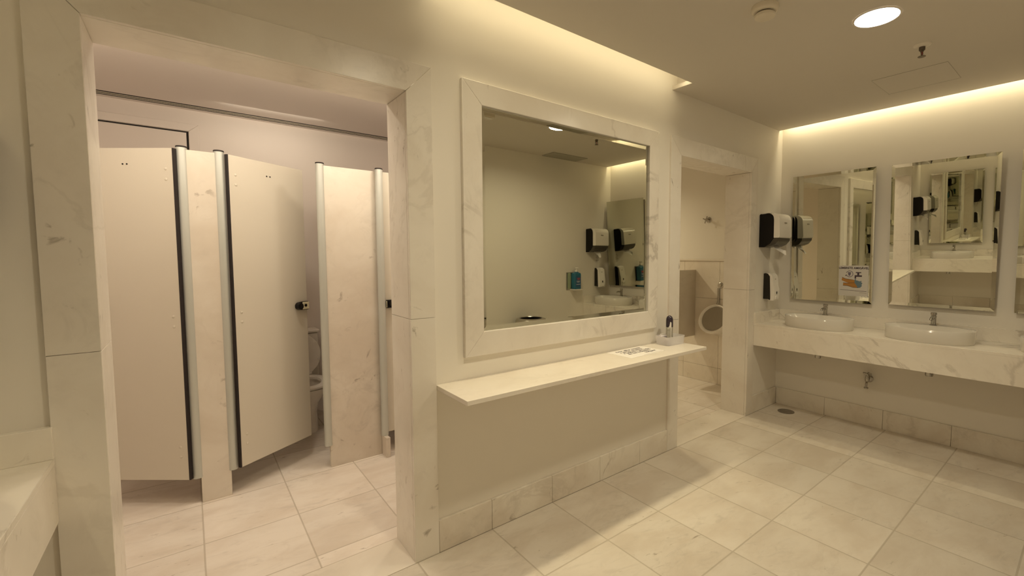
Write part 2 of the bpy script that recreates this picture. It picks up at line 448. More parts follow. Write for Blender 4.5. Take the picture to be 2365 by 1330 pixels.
T2 = thing('packet', 'purple packet lying at the left end inside the tray', 'packet', loc_in(-.068, -.030, .005), R(6))
build('packet_body', MB().box(-.018, .016, -.022, .022, 0, .036), M['purple'], T2, world=False, bevel=.004)
build('packet_flap', MB().box(-.018, .016, -.023, .023, .0365, .04), M['lilac'], T2, world=False, bevel=.0015)
T2 = thing('packet', 'pale folded packet on top of the purple one, sticking above the tray', 'packet', loc_in(-.05, .026, .005), R(-8))
build('packet_body', MB().box(-.03, .03, -.016, .016, 0, .06), M['lilac'], T2, world=False, bevel=.006)
build('packet_seal', MB().box(-.029, .029, -.002, .002, .06, .07), M['paper'], T2, world=False, bevel=.0008)
T2['label'] = 'pale upright packet behind the purple one at the tray\'s left end'

# ------------------------------------------------------------------ vanity counters
CT, CB, CD = .8652, .6584, -.4913
def vanity(name, label, sgn, xw):
    """sgn=+1: against the right wall; -1: against the left wall. xw = finished wall face"""
    T = thing(name, label, 'vanity counter', (xw - sgn*.245, (YB)/2, CB))
    X = lambda d: xw - sgn*d
    def bx(d0, d1, *r): 
        a, b = sorted((X(d0), X(d1))); return MB().box(a, b, *r)
    build('counter_top', bx(-.013, .4913, YB+.001, -.001, CT-.02, CT), M['counter'], T, bevel=.0015)
    build('apron', bx(.4713, .4913, YB+.001, -.001, CB, CT-.0202), M['counter'], T, bevel=.0012)
    sp = bx(-.014, .006, YB+.02, -.014, CT+.0002, .966)
    a, b = sorted((X(.006), X(.4913))); sp.box(a, b, -.014, .0145, CT+.0002, .966); sp.box(a, b, YB+.001, YB+.015, CT+.0002, .966)
    build('backsplash', sp, M['counter'], T, bevel=.0012)
    return T
vanity('vanity_counter', 'white marble vanity counter on the right wall holding oval basins', 1, 0.)
vanity('vanity_counter', 'marble vanity counter on the left wall, its corner at the left photo edge', -1, XL)

# ------------------------------------------------------------------ basins, faucets, drain traps
def superell(a, b, n, N=72, cx=0, cy=0):
    r = []
    for k in range(N):
        t = 2*PI*k/N; c, s = math.cos(t), math.sin(t)
        r.append((cx + a*math.copysign(abs(c)**(2/n), c), cy + b*math.copysign(abs(s)**(2/n), s)))
    return r
def make_basin(label):
    # local: +x toward the wall, basin centre at origin, z=0 on the counter
    T = thing('basin', label, 'washbasin', (0,0,0), 0, 'oval vessel basins')
    H = .097
    rr = [[(u, v, .0003) for u, v in superell(.193, .266, 2.25)], [(u, v, .006) for u, v in superell(.196, .269, 2.25)],
          [(u, v, H-.003) for u, v in superell(.2, .273, 2.25)], [(u, v, H) for u, v in superell(.197, .27, 2.25)]]
    inn = [(.146, .256, H-.001), (.141, .25, H-.008), (.125, .215, H-.045), (.09, .17, .026), (.03, .05, .018)]
    rr += [[(u, v, z) for u, v in superell(a, b, 2.25, cx=-.04)] for a, b, z in inn]
    build('bowl', MB().rings(rr), M['basin'], T, world=False, smooth=50)
    build('waste_grate', MB().lathe([(.026, 0), (.027, .004), (.018, .005), (0, .003)], (-.042, 0, .019), n=28), M['chrome'], T, world=False)
    return T
def make_faucet(label):
    T = thing('faucet', label, 'faucet', (0,0,0), 0, 'push faucets on the basins')
    build('body', MB().lathe([(.024, 0), (.024, .005), (.0165, .007), (.0165, .058), (.0185, .062), (.0185, .072)], n=28), M['chrome'], T, world=False)
    build('spout', MB().tube([(0,0,.05), (-.03,0,.056), (-.055,0,.06), (-.075,0,.058), (-.084,0,.052), (-.086,0,.045)], .0095, 14), M['chrome'], T, world=False)
    build('push_button', MB().lathe([(.015, .072), (.015, .078), (.0195, .08), (.0195, .094), (.017, .097), (0, .098)], n=28), M['chrome'], T, world=False)
    return T
def make_trap(label):
    T = thing('drain_trap', label, 'drain trap', (0,0,0), 0, 'chrome bottle traps under the counters')
    build('trap_cup', MB().lathe([(.012, 0), (.022, .002), (.025, .009), (.025, .06), (.027, .062), (.027, .075), (.017, .08)], n=28), M['chrome'], T, world=False)
    build('tail_pipe', MB().cyl((0,0,.08), (0,0,.245), .014, n=20), M['chrome'], T, world=False)
    build('waste_pipe', MB().cyl((.018,0,.045), (.3455,0,.045), .014, n=20), M['chrome'], T, world=False)
    return T
by = [-.478, -1.252, -2.015]
ordR = ['nearest the towel dispenser beside the urinal doorway', 'below the middle mirror', 'at the far right photo edge']
ordL = ['nearest the stall doorway', 'in the middle of that counter', 'closest to the back wall']
bs0 = fa0 = tr0 = None
for side in (1, -1):
    for k, y in enumerate(by):
        rz = 0 if side == 1 else PI
        xb = -.27 if side == 1 else XL + .27
        xf = -.118 if side == 1 else XL + .118
        xt = -.33 if side == 1 else XL + .33
        where = ('right counter, ' + ordR[k]) if side == 1 else ('left counter, ' + ordL[k])
        lb = 'white oval vessel basin on the ' + where
        lf = 'chrome push faucet, ' + where
        lt = 'chrome bottle trap showing under the ' + where
        if bs0 is None:
            bs0 = make_basin(lb); bs0.location = (xb, y, CT)
            fa0 = make_faucet(lf); fa0.location = (xf, y, CT+.097)
            tr0 = make_trap(lt); tr0.location = (xt, y-.03, .6)
        else:
            dup(bs0, (xb, y, CT), rz, lb); dup(fa0, (xf, y, CT+.097), rz, lf)
            dup(tr0, (xt, y-.03*side, .6), rz, lt)

# ------------------------------------------------------------------ frameless bevelled mirrors over the counters
def make_vmirror(label, y0, y1, side, lean=0):
    zb, zt = (1.08, 2.25) if y1 > -.5 else (1.091, 2.236)
    if side == 1: pl, face, back = -.022, -1, (-.023, .0152)
    else: pl, face, back = XL+.03, 1, (XL-.0152, XL+.031)
    T = thing('vanity_mirror', label, 'mirror', (pl, (y0+y1)/2, zb), 0, 'frameless bevelled mirrors over the counters')
    gl = bevel_glass(y0, y1, zb, zt, pl, face, .024, .0022, 'x')
    bk = MB().box(back[0], back[1], y0+.02, y1-.02, zb+.02, zt-.02)
    if lean:                                   # hangs with its top edge leaning out from the wall
        k = math.tan(R(lean))*face
        for q in gl.v: q.x += k*(q.z-zb)
        for q in bk.v:
            if (q.x-pl)*face > -.01: q.x += k*(q.z-zb)
    build('mirror_glass', gl, M['mirror'], T, smooth=0)
    build('mount_box', bk, M['mback'], T)
    return T
spans = [(-.81, -.129), (-1.5815, -.929), (-2.335, -1.684)]
lm = ['tall frameless mirror on the right wall with the hand-washing sign', 'tall frameless mirror in the middle of the right wall', 'tall frameless mirror cut by the right photo edge']
lm2 = ['tall frameless mirror on the left wall nearest the stall doorway', 'tall frameless mirror in the middle of the left wall', 'tall frameless mirror on the left wall by the back corner']
for (a, b), l, t in zip(spans, lm, (1.3, 3.4, 3.0)): make_vmirror(l, a, b, 1, t)
for (a, b), l in zip(spans, lm2): make_vmirror(l, a, b, -1)

# hand-washing sign on the first mirror
sy0, sy1, sz0, sz1 = -.78, -.549, 1.142, 1.415
xs = -.022-math.tan(R(1.3))*(1.144-1.08)-.0066
T = thing('hand_washing_sign', 'white sign with orange hands under a tap, stuck on the first mirror', 'sign', (xs, (sy0+sy1)/2, sz0), -PI/2)
T.rotation_euler.x = R(1.3)
# local: x right (toward -y world), z up, y out of the wall is -y local
build('sheet', MB().box(-.116, .116, 0, .0006, 0, .27), M['film'], T, world=False, smooth=0)
def flat(poly, name, mat, d=.0004, lift=0.):
    build(name, MB().prism(poly, -.0002-lift-d, -.0002-lift, 'y'), mat, T, world=False, smooth=0)
t = text_mesh('LEMBRETE AMIG\u00c1VEL', .0245, .03, 'CENTER'); t.xf(Matrix.Translation((.0, -.0006, .24)) @ Matrix.Rotation(PI/2, 4, 'X'))
build('title_text', t, M['ink'], T, world=False, smooth=0)
# tap
flat([(.01,.185),(.01,.155),(.022,.155),(.022,.172),(.066,.172),(.066,.186)], 'tap_print', M['ink'])
flat([(.03,.186),(.045,.186),(.045,.205),(.06,.205),(.06,.213),(.018,.213),(.018,.205),(.03,.205)], 'tap_handle_print', M['ink'])
flat([(.016+.006*math.cos(a), .143+.009*math.sin(a)) for a in [2*PI*k/12 for k in range(12)]], 'drop_print', M['water'])
# ring with the beaker
cr = (-.03, .196)
outer = [(cr[0]+.029*math.cos(t), cr[1]+.029*math.sin(t)) for t in [R(-165+ 330*k/40) for k in range(41)]]
inner = [(cr[0]+.024*math.cos(t), cr[1]+.024*math.sin(t)) for t in [R(-165+ 330*k/40) for k in range(41)]]
mr = MB().rings([[(u, -.0002, v) for u, v in outer], [(u, -.0006, v) for u, v in outer], [(u, -.0006, v) for u, v in inner], [(u, -.0002, v) for u, v in inner]], False, False, False)
build('ring_print', mr, M['ring'], T, world=False, smooth=0)
flat([(cr[0]-.066+.03, cr[1]-.012), (cr[0]-.02, cr[1]-.008), (cr[0]-.03, cr[1]-.02)], 'arrow_print', M['ink'])
flat([(cr[0]-.014, cr[1]+.015), (cr[0]+.012, cr[1]+.015), (cr[0]+.009, cr[1]-.004), (cr[0]+.004, cr[1]-.017), (cr[0]-.006, cr[1]-.017), (cr[0]-.011, cr[1]-.004)], 'beaker_print', M['ring'])
# hands and water
flat([(-.088,.165),(-.06,.152),(-.03,.148),(.005,.143),(.02,.134),(.024,.122),(.005,.118),(-.02,.113),(-.05,.118),(-.062,.124),(-.092,.137)], 'upper_hand_print', M['skin'])
flat([(-.078,.116),(-.05,.113),(-.02,.117),(.01,.119),(.03,.11),(.045,.097),(.052,.085),(.04,.076),(.0,.077),(-.03,.086),(-.05,.091),(-.08,.091)], 'lower_hand_print', M['skin'], .0004, .0005)
flat([(.012,.137),(.03,.14),(.05,.132),(.066,.138),(.062,.124),(.073,.117),(.066,.108),(.067,.09),(.055,.077),(.035,.074),(.03,.09),(.02,.105),(.01,.12)], 'water_print', M['water'], .0004, .001)
for pl in ([(-.088,.166),(-.06,.153),(-.03,.149),(.005,.144),(.005,.142),(-.03,.147),(-.06,.151),(-.088,.163)],
           [(-.079,.117),(-.05,.114),(-.02,.118),(.01,.12),(.01,.118),(-.02,.1155),(-.05,.1115),(-.079,.1145)],
           [(-.08,.092),(-.05,.092),(-.03,.087),(.0,.078),(.04,.077),(.04,.0745),(.0,.0755),(-.03,.0845),(-.05,.0895),(-.08,.0895)]):
    flat(pl, 'outline_print', M['ink'], .0004, .0012)
flat([(-.105,.054),(.104,.047),(.104,.0435),(-.105,.052)], 'rule_print', M['ink'])
flat([(.05,.0335),(.104,.032),(.104,.029),(.05,.0305)], 'small_print', M['grey'])
# clear tape strip next to the sign
# ------------------------------------------------------------------ dispensers
def make_towel(label):
    # local: wall at y=0, faces -y, x centred, z=0 at the bottom of the housing
    T = thing('paper_towel_dispenser', label, 'paper towel dispenser', (0,0,0), 0, 'paper towel dispensers')
    w, d, h = .24, .2, .31
    def arc(cx, cz, r, a0, a1, n=8): return [(cx + r*math.cos(R(a0+(a1-a0)*k/n)), cz + r*math.sin(R(a0+(a1-a0)*k/n))) for k in range(n+1)]
    side = [(0, 0), (0, h-.008)] + [(-.01, h)] + arc(-.085, h-.05, .05, 90, 178) + [(-.138, .09), (-.1, .03), (-.05, 0)]
    build('housing', MB().prism(side, -w/2, w/2, 'x'), M['black'], T, world=False, bevel=.004)
    # white cover: wraps over the top and the front, a little wider than the housing
    cov = [(-.02, h+.002), (-.1, h+.003)] + arc(-.13, h-.055, .058, 88, 10) + []
    cov = [(-.02, h+.002)] + [(-.06, h+.0035)] + arc(-.125, h-.062, .064, 92, 185, 10) + [(-.194, .1), (-.186, .085), (-.139, .085), (-.138, h-.06)] + arc(-.085, h-.05, .0515, 176, 92, 8) + [(-.02, h-.003)]
    build('cover', MB().prism(cov, -w/2-.002, w/2+.002, 'x'), M['white'], T, world=False, bevel=.004, seg=3)
    low = [(-.1, .03), (-.139, .084), (-.184, .084), (-.18, .06), (-.15, .025), (-.11, .008), (-.05, .0)]
    build('lower_window', MB().prism(low, -w/2+.001, w/2-.001, 'x'), M['smoke2'], T, world=False, bevel=.004)
    pm = MB(); n = 10; ra = []
    for k in range(n+1):
        t = k/n; z = .016 - .085*t; y = -.10 - .075*t + .008*math.sin(5*t)
        x0_, x1_ = -.066+.078*t, .066-.005*t
        zs = [.0, .004*math.sin(4*t), -.003*math.sin(3*t), .038*t*t]
        xs_ = [x0_ + (x1_-x0_)*q for q in (0, .35, .7, 1)]
        ra.append([(xs_[i], y+zs[i]*.3, z+zs[i]) for i in range(4)] + [(xs_[i], y+zs[i]*.3+.0015, z+zs[i]) for i in (3, 2, 1, 0)])
    pm.rings(ra)
    build('paper_sheet', pm, M['tissue'], T, world=False)
    build('badge', MB().box(-.022, .022, -.1945, -.1895, .218, .2275), M['grey'], T, world=False, bevel=.001)
    return T
def make_soap(label):
    T = thing('soap_dispenser', label, 'soap dispenser', (0,0,0), 0, 'wall soap dispensers')
    w, h = .105, .26
    side = [(0, .012), (0, h-.004), (-.02, h), (-.042, h-.006), (-.06, h-.03), (-.068, .03), (-.075, .026), (-.082, .012), (-.06, .004), (-.05, .012)]
    build('housing', MB().prism(side, -w/2, w/2, 'x'), M['smoke'], T, world=False, bevel=.003)
    cov = [(-.026, h+.003), (-.06, h-.002), (-.082, h-.02), (-.092, h-.06), (-.098, h-.12), (-.108, h-.15), (-.106, .03), (-.1, 0), (-.07, 0), (-.071, .03), (-.0615, h-.03), (-.043, h-.0055), (-.026, h-.0005)]
    build('cover', MB().prism(cov, -w/2-.001, w/2+.001, 'x'), M['white'], T, world=False, bevel=.006, seg=3)
    win = MB().rings([[(.009*math.cos(t), -.1015 - (.004 if i else 0) + (-.0035 if math.sin(t) < 0 else 0), .085+.026*math.sin(t)) for t in [2*PI*k/20 for k in range(20)]] for i in (0, 1)])
    build('level_window', win, M['black'], T, world=False)
    build('push_lever', MB().box(-.03, .03, -.1125, -.1, .012, .045), M['white'], T, world=False, bevel=.004)
    build('badge', MB().box(-.012, .012, -.0925, -.085, .2, .207), M['grey'], T, world=False, bevel=.001)
    return T
tw = make_towel('white and black paper towel dispenser beside the urinal doorway')
tw.location = (-.288, WP, 1.578)
so = make_soap('white and black soap dispenser beside the urinal doorway, below the towel dispenser')
so.location = (-.245, WP, 1.072)
dup(tw, (XL+.288, WP, 1.578), 0, 'paper towel dispenser on the front wall left of the stall doorway')
dup(so, (XL+.245, WP, 1.072), 0, 'soap dispenser on the front wall left of the stall doorway')
dup(tw, (-.33, YB, 1.545), PI, 'paper towel dispenser on the back wall, seen in the large mirror')
dup(so, (-.235, YB, 1.072), PI, 'soap dispenser on the back wall beside the blue bottle, seen in the mirror')

# small card above the soap dispenser on the back wall
T = thing('instruction_card', 'small printed white card on the back wall above the soap dispenser', 'card', (-.235, YB, 1.40), PI)
build('card_sheet', MB().box(-.045, .045, -.0015, .0006, 0, .12), M['paper'], T, world=False, smooth=0)
for k in range(4):
    build('print_line', MB().box(-.03, .03-.012*(k % 2), -.0019, -.0015, .03+.02*k, .036+.02*k), M['grey'], T, world=False, smooth=0)

# blue bottle in a wall holder, back wall
T = thing('bottle_holder', 'grey metal wall holder carrying the blue bottle on the back wall', 'bottle holder', (-.70, YB, 1.05), PI)
hp = MB().prism([(-.095,0),(.095,0),(.095,.23),(-.095,.23)], -.006, -.0002, 'y')
build('back_plate', hp, M['steel'], T, world=False, bevel=.003)
build('slot_window', MB().prism([(.075-.05+.028*math.cos(t)+.02, .12+(.08 if math.sin(t) > 0 else -.08)+.028*math.sin(t)) for t in [2*PI*k/28 for k in range(28)]], -.0075, -.0062, 'y'), M['greenglass'], T, world=False)
build('bottle_rest', MB().box(-.095, .035, -.105, -.0062, .0, .014), M['white'], T, world=False, bevel=.003)
T = thing('pump_bottle', 'blue pump bottle with red lettering in the back wall holder', 'bottle', (-.67, YB+.056, 1.0645), PI)
br = rrect(.055, .042, .016)
build('bottle_body', MB().rings([ring_at(br, 0, .94), ring_at(br, .006), ring_at(br, .19), ring_at(br, .207, .9), ring_at(br, .217, .5), ring_at(br, .225, .32)]), M['blue'], T, world=False)
build('bottle_label', MB().box(-.042, .042, -.0432, -.0422, .03, .165), M['bluelabel'], T, world=False, smooth=0)
for zz, ww in ((.135, .03), (.12, .024)):
    build('label_print', MB().box(-ww, ww*.6, -.0438, -.0432, zz, zz+.009), M['red'], T, world=False, smooth=0)
for zz, ww in ((.1, .03), (.088, .022), (.06, .033)):
    build('label_print', MB().box(-ww, ww, -.0438, -.0432, zz, zz+.005), M['lilac'], T, world=False, smooth=0)
pm = MB().lathe([(.017, .222), (.017, .24), (.006, .241), (.006, .272)], n=20)
pm.lathe([(.011, .268), (.011, .281), (.0, .282)], n=20); pm.tube([(0,0,.274), (0,-.03,.277), (0,-.045,.27)], .005, 10)
build('pump', pm, M['white'], T, world=False)

# waste bin by the back wall
T = thing('waste_bin', 'round steel waste bin with open top by the back wall, seen in the mirror', 'bin', (-1.50, YB+.2, 0))
build('bin_body', MB().lathe([(.165, .0), (.17, .01), (.17, .705), (.16, .705), (.158, .02), (0, .018)], n=48), M['steel'], T, world=False)
build('bin_rim', MB().lathe([(.172, .695), (.183, .70), (.183, .74), (.172, .762), (.135, .775), (.130, .768), (.165, .73), (.165, .695)], n=48, cap0=False, cap1=False), M['steel'], T, world=False)
build('bin_liner', MB().lathe([(.128, .767), (.15, .64), (.15, .1), (0, .1)], n=40, cap0=False), M['black'], T, world=False)

# ------------------------------------------------------------------ wall tap and floor drain under the right counter
T = thing('wall_tap', 'chrome garden tap on the wall below the right counter', 'tap', (.015, -.805, .42))
tp = MB().lathe([(.032, 0), (.032, .004), (.02, .014), (.012, .016), (.012, .05)], (.015, -.805, .42), (-1,0,0), 28)
build('flange', tp, M['chrome'], T)
b_ = MB().lathe([(.012, -.02), (.016, -.012), (.017, .01), (.013, .02), (.013, .034), (.009, .036), (.009, .052)], (-.042, -.805, .42), n=24)
build('valve_body', b_, M['chrome'], T)
build('spout', MB().tube([(-.042,-.805,.41), (-.056,-.805,.39), (-.06,-.805,.375), (-.06,-.805,.355)], .009, 14).lathe([(.015, 0), (.017, .004), (.017, .012), (.01, .014)], (-.06, -.805, .345), n=20), M['chrome'], T)
hd = MB().tube([(-.042,-.837,.476), (-.042,-.805,.474), (-.042,-.773,.476)], .0065, 12); hd.tube([(-.075,-.805,.476), (-.042,-.805,.474), (-.01,-.805,.476)], .0065, 12)
build('cross_handle', hd, M['chrome'], T)

T = thing('floor_drain', 'round steel floor drain in the corner below the right counter', 'drain', (-.18, -.185, 0))
build('drain_ring', MB().lathe([(.074, .0002), (.074, .003), (.07, .0045), (.058, .0045), (.056, .0025), (.02, .0025)], n=44, cap0=False, cap1=False), M['drainm'], T, world=False)
gr = MB().lathe([(.057, .0003), (.057, .0022), (0, .0022)], n=40)
build('drain_plate', gr, M['dark'], T, world=False)
sp = MB()
for k in range(8):
    a = 2*PI*k/8
    q = [Vector((r*math.cos(a+s), r*math.sin(a+s), 0)) for r, s in ((.014, -.25), (.056, -.11), (.056, .13), (.03, .2), (.014, .25))]
    sp.rings([[p + Vector((0,0,.0023)) for p in q], [p + Vector((0,0,.0042)) for p in q]])
sp.lathe([(.018, .0023), (.018, .0045)], n=20)
build('drain_grate', sp, M['drainm'], T, world=False)

T['group'] = 'floor drains in the corners'
dup(T, (XL+.18, -.185, 0), 0, 'round steel floor drain in the corner below the left counter')
# ------------------------------------------------------------------ ceiling fittings
def downlight(label, x, y, z, grp='recessed ceiling downlights', r=.097, mat=None):
    T = thing('downlight', label, 'downlight', (x, y, z), 0, grp)
    build('trim_ring', MB().lathe([(r+.010, -.0003), (r+.008, -.003), (r, -.0035), (r, -.0003)], n=48, cap0=False, cap1=False), M['lampring'], T, world=False)
    build('diffuser', MB().lathe([(r, -.0004), (r, -.0025), (0, -.0028)], n=48), mat or M['glow'], T, world=False)
    return T
downlight('bright round downlight in the right half of the washroom ceiling', -1.795, -1.274, ZC)
downlight('round downlight in the left half of the washroom ceiling', XL+1.795, -1.274, ZC)

T = thing('sprinkler', 'chrome fire sprinkler hanging from the ceiling near the downlight', 'sprinkler', (-1.237, -1.344, ZC))
build('escutcheon', MB().lathe([(.043, -.0003), (.041, -.004), (.03, -.010), (.018, -.012), (0, -.012)], n=36), M['lampring'], T, world=False)
build('nozzle', MB().lathe([(.015, -.012), (.015, -.03), (.009, -.034), (.009, -.038)], n=24), M['bronze'], T, world=False)
fr = MB()
for s in (-1, 1): fr.tube([(s*.011,0,-.03), (s*.016,0,-.042), (s*.012,0,-.056), (0,0,-.062)], .0028, 10)
build('yoke', fr, M['bronze'], T, world=False)
build('glass_bulb', MB().lathe([(.0025, -.036), (.003, -.05), (.0025, -.06)], n=12), M['red'], T, world=False)
build('deflector', MB().lathe([(.004, -.060), (.019, -.064), (.019, -.0665), (0, -.067)], n=28), M['bronze'], T, world=False)

T = thing('smoke_detector', 'round cream smoke detector on the ceiling at the top photo edge', 'smoke detector', (-2.33, -.955, ZC))
build('detector_base', MB().lathe([(.062, -.0003), (.062, -.016), (.057, -.026), (.05, -.03), (0, -.03)], n=44), M['plate'], T, world=False)
build('sensor_gap', MB().lathe([(.04, -.03), (.04, -.036), (0, -.036)], n=36), M['dark'], T, world=False)
build('sensor_cap', MB().lathe([(.046, -.036), (.049, -.041), (.046, -.05), (.036, -.054), (0, -.055)], n=44), M['plate'], T, world=False)
T = thing('ceiling_light_box', 'small white box on the ceiling, reflected at the large mirror\'s top left', 'lamp', (-2.556, -1.31, ZC))
build('lamp_body', MB().box(-.06, .06, -.035, .035, -.05, .0004), M['plate'], T, world=False, bevel=.006)
build('lamp_lens', MB().box(-.045, .045, -.025, .025, -.056, -.0505), M['white'], T, world=False, bevel=.003)

# flush access hatch in the ceiling
T = thing('ceiling_hatch', 'flush square access hatch in the ceiling near the right cove', 'hatch', (-.64, -1.185, ZC))
hx, hy = .2, .205; z0 = -.0012
build('hatch_panel', MB().box(-hx, hx, -hy, hy, z0, .0004), M['paint_c'], T, world=False, smooth=0)
gp = MB(); gw = .004
gp.box(hx, hx+gw, -hy, hy+gw, z0-.0003, -.0002); gp.box(-hx, hx, hy, hy+gw*.35, z0-.0003, -.0002)
gp.box(-hx-.001, -hx, -hy, hy, z0-.0003, -.0002); gp.box(-hx, hx, -hy-.001, -hy, z0-.0003, -.0002)
build('shadow_gap', gp, M['grey'], T, world=False, smooth=0)

# ceiling vent by the back wall
T = thing('ceiling_vent', 'rectangular grey air vent in the ceiling by the back wall', 'vent', (-.93, YB+.14, ZC))
fm = MB(); a, b = .27, .115
fm.box(-a, a, -b, -b+.02, -.008, -.0003); fm.box(-a, a, b-.02, b, -.008, -.0003); fm.box(-a, -a+.02, -b+.02, b-.02, -.008, -.0003); fm.box(a-.02, a, -b+.02, b-.02, -.008, -.0003)
build('vent_frame', fm, M['grille'], T, world=False)
build('vent_dark', MB().box(-a+.02, a-.02, -b+.02, b-.02, -.001, -.0003), M['dark'], T, world=False)
sl = MB()
for k in range(11):
    y = -b+.028+.0175*k
    sl.prism([(y, -.0072), (y+.013, -.0025), (y+.0142, -.0035), (y+.0012, -.0082)], -a+.02, a-.02, 'x')
build('louvres', sl, M['grille'], T, world=False)

# ------------------------------------------------------------------ toilet room
ST = 1.357
SP = .164; TOP = 2.112
def profile(T, x, y, z0=.158, z1=2.122):
    c = build('edge_profile', MB().lathe([(.0245, z0), (.0255, z0+.003), (.0255, z1)], (x, y, 0), n=36), M['alu'], T)
    build('profile_cap', MB().lathe([(.0268, z1), (.0268, z1+.006), (.024, z1+.009), (0, z1+.009)], (x, y, 0), n=36), M['rubber'], c)
XD = -4.47
T = thing('partition_panel', 'narrow marble partition post between the two left stall doors', 'stall partition', (-4.468, ST, 0), 0, 'marble stall partitions')
build('front_panel', MB().box(-4.5415, -4.394, ST, ST+.03, 0, TOP), M['stallm'], T, bevel=.002)
build('side_panel', MB().box(-4.483, -4.453, ST+.031, YS-.001, 0, TOP), M['stallm'], T, bevel=.002)
profile(T, -4.556, ST+.015); profile(T, -4.384, ST+.015)
T = thing('partition_panel', 'wide veined marble partition panel right of the open stall door', 'stall partition', (-3.65, ST, 0), 0, 'marble stall partitions')
build('front_panel', MB().box(-3.83, -3.477, ST, ST+.03, 0, TOP), M['stallm'], T, bevel=.002)
build('side_panel', MB().box(-3.4765, -3.4465, ST+.031, YS-.001, 0, TOP), M['stallm'], T, bevel=.002)
build('foot_block', MB().box(-3.4765, -3.4465, 1.257, ST+.03, 0, .15), M['stallm'], T, bevel=.003)
profile(T, -3.838, ST+.015); profile(T, -3.462, ST-.03, .1502)

T = thing('partition_panel', 'marble partition at the closed stall door, hidden behind the portal jamb', 'stall partition', (-2.73, ST, 0), 0, 'marble stall partitions')
build('front_panel', MB().box(-2.845, -2.601, ST, ST+.03, 0, TOP), M['stallm'], T, bevel=.002)
profile(T, -2.848, ST+.015)
def stall_door(label, hx, hy, ang, w, flip, lock=1, group='stall doors'):
    """local: hinge at origin, leaf along +x, front face toward -y"""
    T = thing('stall_door', label, 'stall door', (hx, hy, SP), ang, group)
    s = -1 if flip else 1
    def bx(a, b, *r): a, b = sorted((s*a, s*b)); return MB().box(a, b, *r)
    hh = TOP - SP - .002
    build('leaf', bx(.008, w, 0, .02, 0, hh), M['door'], T, world=False, bevel=.0015)
    build('edge_gasket', bx(0, .0078, -.001, .02, 0, hh), M['rubber'], T, world=False)
    for z in (.17, .95, 1.80):
        sc = MB()
        for dz in (-.03, .03): sc.lathe([(.008, 0), (.008, .0015), (.005, .003), (0, .003)], (s*.05, -.0001, z+dz), (0,-1,0), 16)
        build('hinge_screws', sc, M['door'], T, world=False)
    hk = MB()
    for dx in (-.012, .012): hk.cyl((s*(w*.5+dx), 0, hh-.09), (s*(w*.5+dx), -.002, hh-.09), .0045, n=14)
    build('hook_holes', hk, M['dark'], T, world=False)
    if lock:
        zl_ = .975
        lk = MB().prism([(s*(w-.105+.027-.027*math.cos(t)), zl_+.027*math.sin(t)) for t in [R(-90+180*k/12) for k in range(13)]] + [(s*(w-.05), zl_+.03), (s*(w-.004), zl_+.03), (s*(w-.004), zl_-.03), (s*(w-.05), zl_-.03)], -.02, -.0002, 'y')
        L = build('lock', lk, M['black'], T, world=False, bevel=.003)
        if lock == 1: build('lock_plate', bx(w-.058, w-.004, -.0245, -.0202, zl_-.026, zl_+.026), M['lockp'], L, world=False, bevel=.002)
        if lock == 1: build('lock_knob', MB().cyl((s*(w-.035), -.0248, zl_+.002), (s*(w-.035), -.029, zl_+.002), .010, n=20), M['black'], L, world=False)
        if lock == 2: build('lock_plate', bx(w-.0035, w+.0005, -.03, -.0205, zl_-.024, zl_+.024), M['lockp'], L, world=False, bevel=.002)
        xt_ = w-.092 if lock == 1 else w-.04
        build('lock_thumb', MB().cyl((s*xt_, -.0202, zl_), (s*xt_, -.045, zl_), .022, n=24), M['black'], L, world=False)
    return T
a1 = -math.atan2(1.608-1.338, .324)
stall_door('cream stall door at the left, ajar, no lock showing', -4.591, 1.342, a1, .56, True)
stall_door('cream stall door standing ajar with a black latch, toilet behind', -4.347, 1.341, R(33.6), .542, False)
stall_door('closed stall door half hidden by the right portal jamb, black latch', -2.86, 1.342, 0, .572, True, 2)

# toilet
TX = -3.83
T = thing('toilet', 'white toilet with raised lid behind the ajar stall door', 'toilet', (TX, 2.4, 0))
def oval(cx, cy, a, b0, b1, z, N=56):
    r = []
    for k in range(N):
        t = 2*PI*k/N; c, s = math.cos(t), math.sin(t)
        r.append((cx + a*math.copysign(abs(c)**.85, c), cy + (b1 if s > 0 else b0)*s, z))
    return r
cy = 2.27
bowl = [oval(TX, cy+.06, .105, .21, .2, .0005), oval(TX, cy+.06, .105, .205, .2, .02), oval(TX, cy+.06, .098, .18, .2, .16), oval(TX, cy+.04, .115, .2, .22, .25),
        oval(TX, cy, .165, .265, .23, .34), oval(TX, cy, .182, .288, .235, .385), oval(TX, cy, .184, .29, .235, .4),
        oval(TX, cy-.02, .135, .215, .18, .4), oval(TX, cy-.02, .12, .19, .15, .33), oval(TX, cy, .05, .08, .07, .22)]
build('bowl', MB().rings(bowl), M['china'], T, smooth=60)
seat = [oval(TX, cy, .185, .292, .21, .406), oval(TX, cy, .19, .297, .213, .414), oval(TX, cy, .186, .293, .21, .424), oval(TX, cy-.02, .125, .2, .15, .426), oval(TX, cy-.02, .12, .195, .145, .408)]
seat.append(seat[0])
build('seat', MB().rings(seat, False, False), M['white'], T, smooth=60)
lm_ = MB(); ly = 2.512
lid = [(.0, .43), (.10, .43)] + [( .186*math.cos(t), .60+.20*math.sin(t)) for t in [R(-38+256*k/40) for k in range(41)]] + [(-.10, .43)]
lm_.rings([[(TX+u, ly-.012-.10*(v-.43)*0+.09*(v-.43), v) for u, v in lid], [(TX+u, ly+.004+.09*(v-.43), v) for u, v in lid]])
build('lid', lm_, M['white'], T, bevel=.004)
